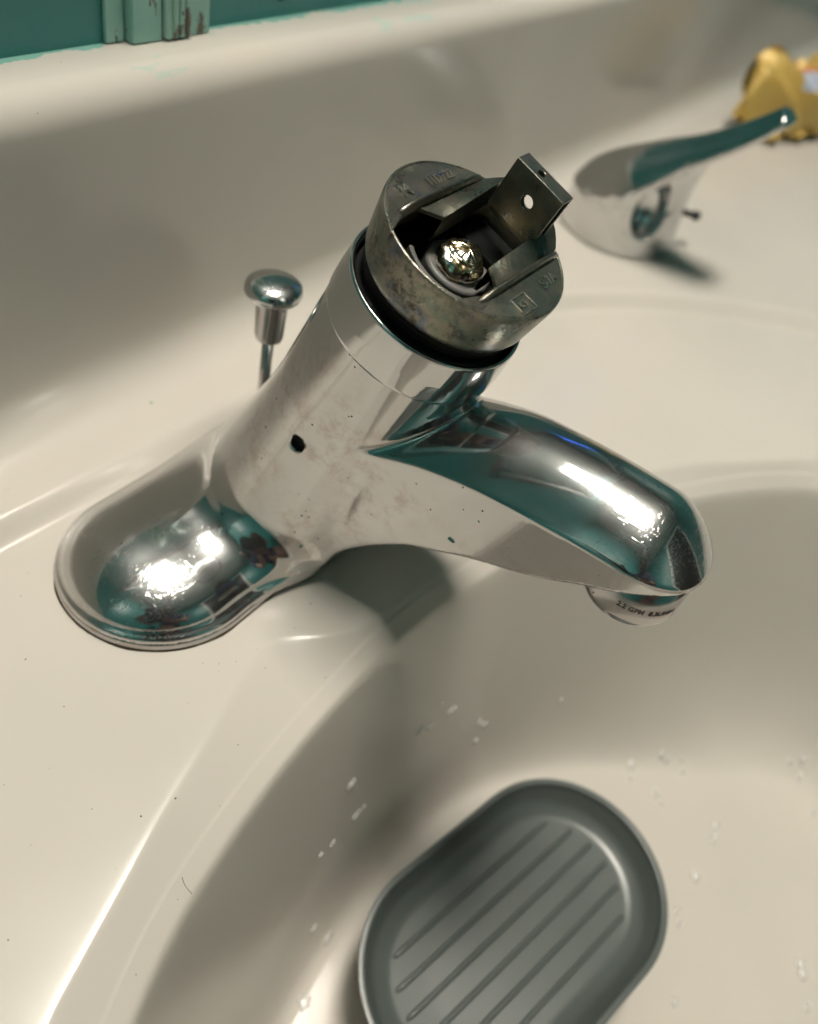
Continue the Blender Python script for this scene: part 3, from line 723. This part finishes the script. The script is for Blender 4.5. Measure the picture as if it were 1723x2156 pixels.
# ------------------------------------------------------------------ crumpled gold wrapper at the back
wx, wy = 53.6, 1.2; wz = .4
wrap = empty('snack_wrapper', (wx, wy, wz), label='crumpled gold foil wrapper leaning on the backsplash at the far end of the deck', cat='wrapper')
n1, n2 = 34, 16; V = []; Fc = []
rn = np.random.default_rng(7)
K = [(rn.uniform(.3, 2.0), rn.uniform(.3, 2.0), rn.uniform(0, 6), rn.uniform(.12, .4)) for _ in range(14)]
def crump(a, b_): 
    s_ = 0
    for kx, ky, ph, am in K: s_ += am * (2 / math.pi) * math.asin(math.sin(kx * a + ky * b_ + ph))
    return s_
for sgn in (1, -1):
    for i in range(n1):
        for j in range(n2):
            a = i / (n1 - 1); b_ = j / (n2 - 1)
            L = a * 19 - 1.3 * math.sin(math.pi * min(1, b_ * 1.15)) * (1 - a); H = b_ * 5.9 * (.62 + .38 * min(1, a * 7)) + .7 * math.sin(9 * a + 1) * b_
            puff = 1.35 * (math.sin(math.pi * min(max(b_, 0), 1)) ** .6) * (math.sin(math.pi * min(max(a, .0), 1)) ** .5)
            cr = crump(L, H + 30 * (sgn < 0)) * .75
            base = np.array([wx - 1.0 + L * .88, wy - .8 - L * .30, wz])
            up = _n([.12, .62, .78]); nn = _n(np.cross([.88, -.42, 0], up))
            V.append(base + up * (H + .25 * math.sin(L * 1.9)) + nn * (sgn * puff + cr) + np.array([0, 0, .7]))
for sgn in (0, 1):
    for i in range(n1 - 1):
        for j in range(n2 - 1):
            a = sgn * n1 * n2 + i * n2 + j; q = (a, a + n2, a + n2 + 1, a + 1); Fc.append(q if sgn == 0 else q[::-1])
fo = build('foil', V, Fc, WRAP, wrap, angle=18)
PRINT, _, _ = mat('white_blue_print', (.40, .45, .54), .4); fo.data.materials.append(PRINT); EDGEP, _, _ = mat('orange_print', (.50, .16, .03), .4); fo.data.materials.append(EDGEP)
for k, p in enumerate(fo.data.polygons):
    i_, j_ = divmod(k % ((n1 - 1) * (n2 - 1)), n2 - 1)
    if i_ >= 10 and 8 <= j_ <= 11: p.material_index = 1
    elif i_ >= 9 and 7 <= j_ <= 12: p.material_index = 2 if j_ > 11 or i_ == 7 else 0

# ------------------------------------------------------------------ fluted corner moulding on the ledge
mould = empty('corner_moulding', (3.1, WALL_Y - .3, 10.62), label='chipped teal painted moulding block standing on the ledge against the wall', cat='moulding')
yf_ = 8.72
build('flat_board', *box(1.66, 2.75, yf_, WALL_Y - .005, 10.64, 24), TRIM, mould, bevel=.06)
build('side_board', *box(.95, 1.6, yf_ + .3, WALL_Y - .005, 10.64, 24), TRIM, mould, bevel=.06)
fl = [(2.8, WALL_Y - .005)]
for i in range(4):
    x0 = 2.8 + i * .26
    for a in np.linspace(0, math.pi, 8): fl.append((x0 + .13 - .12 * math.cos(a), yf_ - .02 - .14 * math.sin(a)))
fl.append((3.86, WALL_Y - .005))
build('fluted_strip', *prism(fl[::-1], 10.72, 24), TRIM, mould)
build('flat_board', *box(3.9, 4.72, yf_ + .04, WALL_Y - .005, 10.64, 24), TRIM, mould, bevel=.05)
# rusty hole in the wall
blob((8.4, WALL_Y - .02, 11.5), .32, mat('rust', (.05, .02, .015), .8)[0], 'rust_spot', None, 5, .15, (0, -1, 0))
tag(bpy.data.objects['rust_spot'], label='dark rusty spot on the teal wall just above the ledge', cat='rust spot')

# ------------------------------------------------------------------ water drops in the basin, dust on the deck
def pix_on_sink(u, v):
    d = _n(right * (u - CX) / F_ + down * (v - CY) / F_ + fwd); p = CAMPOS + d * 14
    for _ in range(400):
        h = p[2] - deck_z(p[0], p[1])
        if h < .01: break
        p = p + d * max(.02, h * .35)
    return p
drop = None
spots = [(925, 1780), (950, 1795), (1020, 1775), (1330, 1612), (1395, 1590), (1405, 1600), (1435, 1600), (1438, 1625), (1690, 1600), (1685, 1635), (1662, 1605), (1508, 1738), (1505, 1765), (1390, 1690), (1425, 1920), (1432, 1945), (1465, 1845), (1710, 1712),
         (1685, 2030), (1690, 2050), (1700, 2120), (1420, 2110), (765, 1700), (750, 1715), (675, 1800), (700, 1775), (660, 1955), (690, 1975), (905, 1530), (885, 1535), (1010, 1520), (1020, 1525), (950, 1495), (930, 1480), (740, 1650), (1000, 1560), (1180, 1475), (1328, 1640), (640, 2110), (1380, 1668)]
for i, (u, v) in enumerate(spots):
    p = pix_on_sink(u, v); e = .25
    g = _n([-(deck_z(p[0] + e, p[1]) - deck_z(p[0] - e, p[1])) / (2 * e), -(deck_z(p[0], p[1] + e) - deck_z(p[0], p[1] - e)) / (2 * e), 1])
    if drop is None:
        o = blob((0, 0, 0), 1.0, WATER, 'water_drop', None, 3, .42); drop = o
    else: o = link(drop.copy())
    o.location = (p + g * .01) * S; s_ = random.uniform(.10, .24); o.scale = (s_, s_ * random.uniform(.8, 1.3), s_)
    o.rotation_euler = Vector((0, 0, 1)).rotation_difference(Vector(g)).to_euler()
    tag(o, label='small clear water droplet clinging to the cream basin', cat='water drop', group='water drops in the basin')
parts_ = []
for i in range(140):
    x, y = random.uniform(-16, 8), random.uniform(-8, 3); 
    if sdist(np.array([[x, y]]), RIM[::8])[0] > -.3 or (abs(y) < 3.1 and x > -8.3): continue
    r = random.choice([.012, .016, .02, .03]); z = deck_z(x, y)
    bmv = [(x + r * math.cos(a) * random.uniform(.6, 1.3), y + r * math.sin(a) * random.uniform(.6, 1.3), z + .004) for a in np.linspace(0, 5.2, 6)] + [(x, y, z + r * .8)]
    parts_.append((bmv, [(k, (k + 1) % 6, 6) for k in range(6)]))
tag(build('dust', *join(*parts_), DUST, None, smooth=False), kind='stuff', label='tiny dark specks of dust scattered on the sink deck')

# ------------------------------------------------------------------ the photographer and the phone (mirrored in the chrome)
PH = CAMPOS + down * 5.6 - right * 2.2 - fwd * 1.0
def oriented(P, cx, cy, cz, n=6, r=1.0):
    """rounded slab in camera-aligned axes centred on P"""
    poly = []
    for sx, sy, a0 in ((1, 1, 0), (-1, 1, 90), (-1, -1, 180), (1, -1, 270)):
        for k in range(n): a = rad(a0 + 90 * k / (n - 1)); poly.append((sx * (cx - r) + r * math.cos(a), sy * (cy - r) + r * math.sin(a)))
    return prism(poly, -cz, cz, (P, right, down, fwd))
phone = empty('phone', PH, label='slim black smartphone held up in both hands of the photographer', cat='phone')
build('case', *oriented(PH, 3.6, 7.4, .38), mat('phone_black', (.015, .015, .018), .25)[0], phone, bevel=.15)
SKIN, _, _ = mat('skin', (.13, .075, .055), .5); NAVY, _, _ = mat('navy_cloth', (.010, .014, .045), .85); HAIR, _, _ = mat('dark_hair', (.015, .011, .009), .6); JEANS, _, _ = mat('dark_jeans', (.02, .024, .04), .85)  # skin tone darkened to paint in the backlit look of arms and hands
def skin_mesh(name, verts, edges, m, parent, root=0, sub=2):
    me = bpy.data.meshes.new(name); base = worldloc(parent)
    me.from_pydata([tuple((np.array(v[:3]) - base) * S) for v in verts], edges, []); o = link(bpy.data.objects.new(name, me)); o.parent = parent
    sk = o.modifiers.new('sk', 'SKIN'); sk.use_smooth_shade = True
    for i, v in enumerate(verts): d = me.skin_vertices[0].data[i]; d.radius = (v[3] * S, (v[4] if len(v) > 4 else v[3]) * S); d.use_root = i == root
    ss = o.modifiers.new('ss', 'SUBSURF'); ss.levels = ss.render_levels = sub; me.materials.append(m); return o
person = empty('person', (-44, -58, -86), label='person in navy t-shirt and dark jeans leaning over the sink holding a phone', cat='person')
gl = PH - right * 4.0 + down * 2; gr = PH + right * 4.0 + down * 3
def arm(sh, el, wr): return [(*sh, 5.2), (*((np.array(sh) + el) / 2), 4.6), (*el, 3.9), (*((np.array(el) + wr) / 2), 3.6), (*wr, 2.5)]
shL, elL, wrL = np.array([-56., -44, 46]), np.array([-48., -34, 20]), gl - fwd * 5 - right * 4 + down * 3
shR, elR, wrR = np.array([-24., -64, 46]), np.array([-20., -46, 16]), gr - fwd * 5 + right * 3 + down * 4
bv = [(-46, -62, 4, 13, 10), (-44, -59, 20, 12.5, 9.5), (-41, -55, 36, 14, 10), (-39.5, -53.5, 45, 12, 8), (-37, -50, 51, 5.5), (-35.5, -48, 56, 5)]
be = [(0, 1), (1, 2), (2, 3), (3, 4), (4, 5)]
def add_chain(ch, at):
    k = len(bv); bv.extend(ch); be.append((at, k)); be.extend([(k + i, k + i + 1) for i in range(len(ch) - 1)]); return len(bv) - 1
wl = add_chain(arm(shL, elL, wrL), 3); wr_ = add_chain(arm(shR, elR, wrR), 3)
for sx in (-1, 1):
    hp = np.array([-46 - 5 * sx, -62 + 8 * sx, -4]); add_chain([(*hp, 8.5), (*(hp + [0, -2, -36]), 6.2), (*(hp + [-2, -5, -74]), 4.2), (*(hp + [3, 2, -80]), 4.0), (*(hp + [10, 9, -81]), 3.4)], 0)
skin_mesh('body', bv, be, SKIN, person)
for nm, w_, g_, sd in (('hand', wrL, gl, -1), ('hand', wrR, gr, 1)):
    pv = [(*w_, 2.4), (*((w_ + g_) / 2), 2.6, 1.6), (*(g_ - fwd * 1.2 + right * sd * 1.0), 2.5, 1.3)]; pe = [(0, 1), (1, 2)]
    for f_, ln in enumerate((3.0, 3.6, 3.3, 2.6)):
        b0 = g_ + down * (-3 + 2.0 * f_) + right * sd * .9 - fwd * .8; k = len(pv)
        pv += [(*b0, .85), (*(b0 + fwd * 1.9), .78), (*(b0 + fwd * 2.3 - right * sd * ln * .6), .7)]; pe += [(2, k), (k, k + 1), (k + 1, k + 2)]
    k = len(pv); b0 = g_ + down * -2 - fwd * 2.0; pv += [(*b0, 1.0), (*(b0 - right * sd * 1.6 - down * 1.2), .9), (*(b0 - right * sd * 3.0 - down * 1.6), .75)]; pe += [(1, k), (k, k + 1), (k + 1, k + 2)]
    skin_mesh('hand', pv, pe, SKIN, person)
# shirt and jeans as loose shells over the body
sv_ = [(-46, -62, 0, 14.5, 11.5), (-44, -59, 20, 13.8, 10.8), (-41, -55, 36, 15.2, 11.2), (-39.5, -53.5, 46, 13, 9), (-38, -51.5, 50.5, 7)]; se = [(0, 1), (1, 2), (2, 3), (3, 4)]
for sh, el in ((shL, elL), (shR, elR)): k = len(sv_); sv_ += [(*sh, 6.6), (*((sh * .4 + el * .6)), 6.4)]; se += [(3, k), (k, k + 1)]
skin_mesh('t_shirt', sv_, se, NAVY, person)
jv = [(-46, -62, 2, 14, 11)]; je = []
for sx in (-1, 1):
    hp = np.array([-46 - 5 * sx, -62 + 8 * sx, -4]); k = len(jv); jv += [(*hp, 9.6), (*(hp + [0, -2, -36]), 7.4), (*(hp + [-2, -5, -74]), 6.2)]; je += [(0, k), (k, k + 1), (k + 1, k + 2)]
skin_mesh('jeans', jv, je, JEANS, person)
HC = np.array([-33.5, -45.5, 66.]); look = _n(CAMPOS - HC); hr = _n(np.cross(look, [0, 0, 1])); hu = np.cross(hr, look)
def f_head(x, y, z):
    P = np.stack([x - HC[0], y - HC[1], z - HC[2]], -1); a = P @ hr; b_ = P @ look; c = P @ hu
    f = (np.sqrt((a / 7.4) ** 2 + (b_ / 9.2) ** 2 + ((c - 1) / 10.0) ** 2) - 1) * 7.2
    f = smin(f, (np.sqrt((a / 5.4) ** 2 + ((b_ - 2) / 6.4) ** 2 + ((c + 7) / 5.6) ** 2) - 1) * 5.2, 2.5)
    f = smin(f, np.sqrt(a ** 2 + ((b_ - 9.3 - .12 * (1 - c)) ) ** 2 * .6 + ((c + 2.2) * .5) ** 2) - 1.25, .9)
    for s_ in (-1, 1):
        f = smax(f, -(np.sqrt((a - 3.1 * s_) ** 2 * .6 + (b_ - 9.6) ** 2 + (c - .3) ** 2) - 1.5), .8)
        f = smin(f, (np.sqrt(((a - 7.4 * s_) / .9) ** 2 + ((b_ + .6) / 2.0) ** 2 + ((c + .6) / 3.1) ** 2) - 1) * .9, .5)
    f = smin(f, (np.sqrt((a / 2.6) ** 2 + ((b_ - 8.3) / 1.1) ** 2 + ((c + 5.6) / .8) ** 2) - 1) * .8, .4)
    return smin(f, np.sqrt(a * a + (b_ + 3) ** 2) - 5.2 + 0 * c + 50 * np.clip(-c - 15, 0, 9) + 50 * np.clip(c + 4, 0, 9), 1.5)
V, Fc, N = sdf_mesh(f_head, HC - 19, HC + 15, .7, 3); build('head', V, Fc.tolist(), SKIN, person, normals=N)
def f_hair(x, y, z):
    P = np.stack([x - HC[0], y - HC[1], z - HC[2]], -1); a = P @ hr; b_ = P @ look; c = P @ hu
    f = (np.sqrt((a / 8.4) ** 2 + ((b_ + .8) / 9.8) ** 2 + ((c - 1.6) / 10.8) ** 2) - 1) * 8.2
    return smax(f, (b_ * .75 - c * .65 - .8), 1.0)
V, Fc, N = sdf_mesh(f_hair, HC - 15, HC + 15, .8, 3); build('hair', V, Fc.tolist(), HAIR, person, normals=N)
EYE, _, _ = mat('eye', (.05, .03, .02), .2)
for s_ in (-1, 1):
    c_ = HC + hr * 3.1 * s_ + look * 8.0 + hu * .3; V, Fc = lathe([(max(.01, 1.15 * math.sin(a)), -1.15 * math.cos(a)) for a in np.linspace(.01, 3.13, 10)], c_, look, 16); build('eye', V, Fc, EYE, person)

# dirt collected round the base plate, one hair, two specks of wall paint
rg = random.Random(2); gp = []
for k, (x, y) in enumerate(stadium(0, 5.15, 3.0, 90)):
    n_ = _n([x - np.clip(x, -5.15, 5.15), y]); wv_ = .035 + .02 * math.sin(k * .37) * math.sin(k * .11 + 1) + rg.uniform(0, .012); gp.append((x, y, n_, wv_))
V = []; Fc = []
for x, y, n_, w_ in gp: V += [(x, y, .012), (x + n_[0] * w_, y + n_[1] * w_, .006), (x, y, .05)]
for k in range(len(gp)): j = (k + 1) % len(gp); Fc += [(3 * k, 3 * j, 3 * j + 1, 3 * k + 1), (3 * k + 2, 3 * k + 1, 3 * j + 1, 3 * j + 2)]
build('dirt_line', V, Fc, mat('brown_dirt', (.12, .085, .05), .8)[0], faucet)
hp_ = [pix_on_sink(u, v) for u, v in ((383, 1848), (386, 1858), (391, 1868), (398, 1876), (404, 1883))]
V = []; Fc = []
for p in hp_:
    for k in range(5): V.append(p + right * .008 * math.cos(k * 1.2566) + np.array([0, 0, .016 + .008 * math.sin(k * 1.2566)]))
for q in range(len(hp_) - 1):
    for k in range(5): Fc.append((q * 5 + k, q * 5 + (k + 1) % 5, q * 5 + 5 + (k + 1) % 5, q * 5 + 5 + k))
ho = build('loose_hair', V, Fc, HAIR, None, origin=hp_[0]); tag(ho, label='short dark hair lying across the basin rim at lower left', cat='hair')
for k, (u, v, lb) in enumerate([(318, 847, 'tiny teal paint speck on the deck left of the lift rod'), (40, 830, 'tiny teal paint speck near the left end of the backsplash foot')]):
    tag(blob(pix_on_sink(u, v) + [0, 0, .01], .07, PAINTCHIP, 'paint_speck', None, 20 + k, .2), label=lb, cat='paint speck')
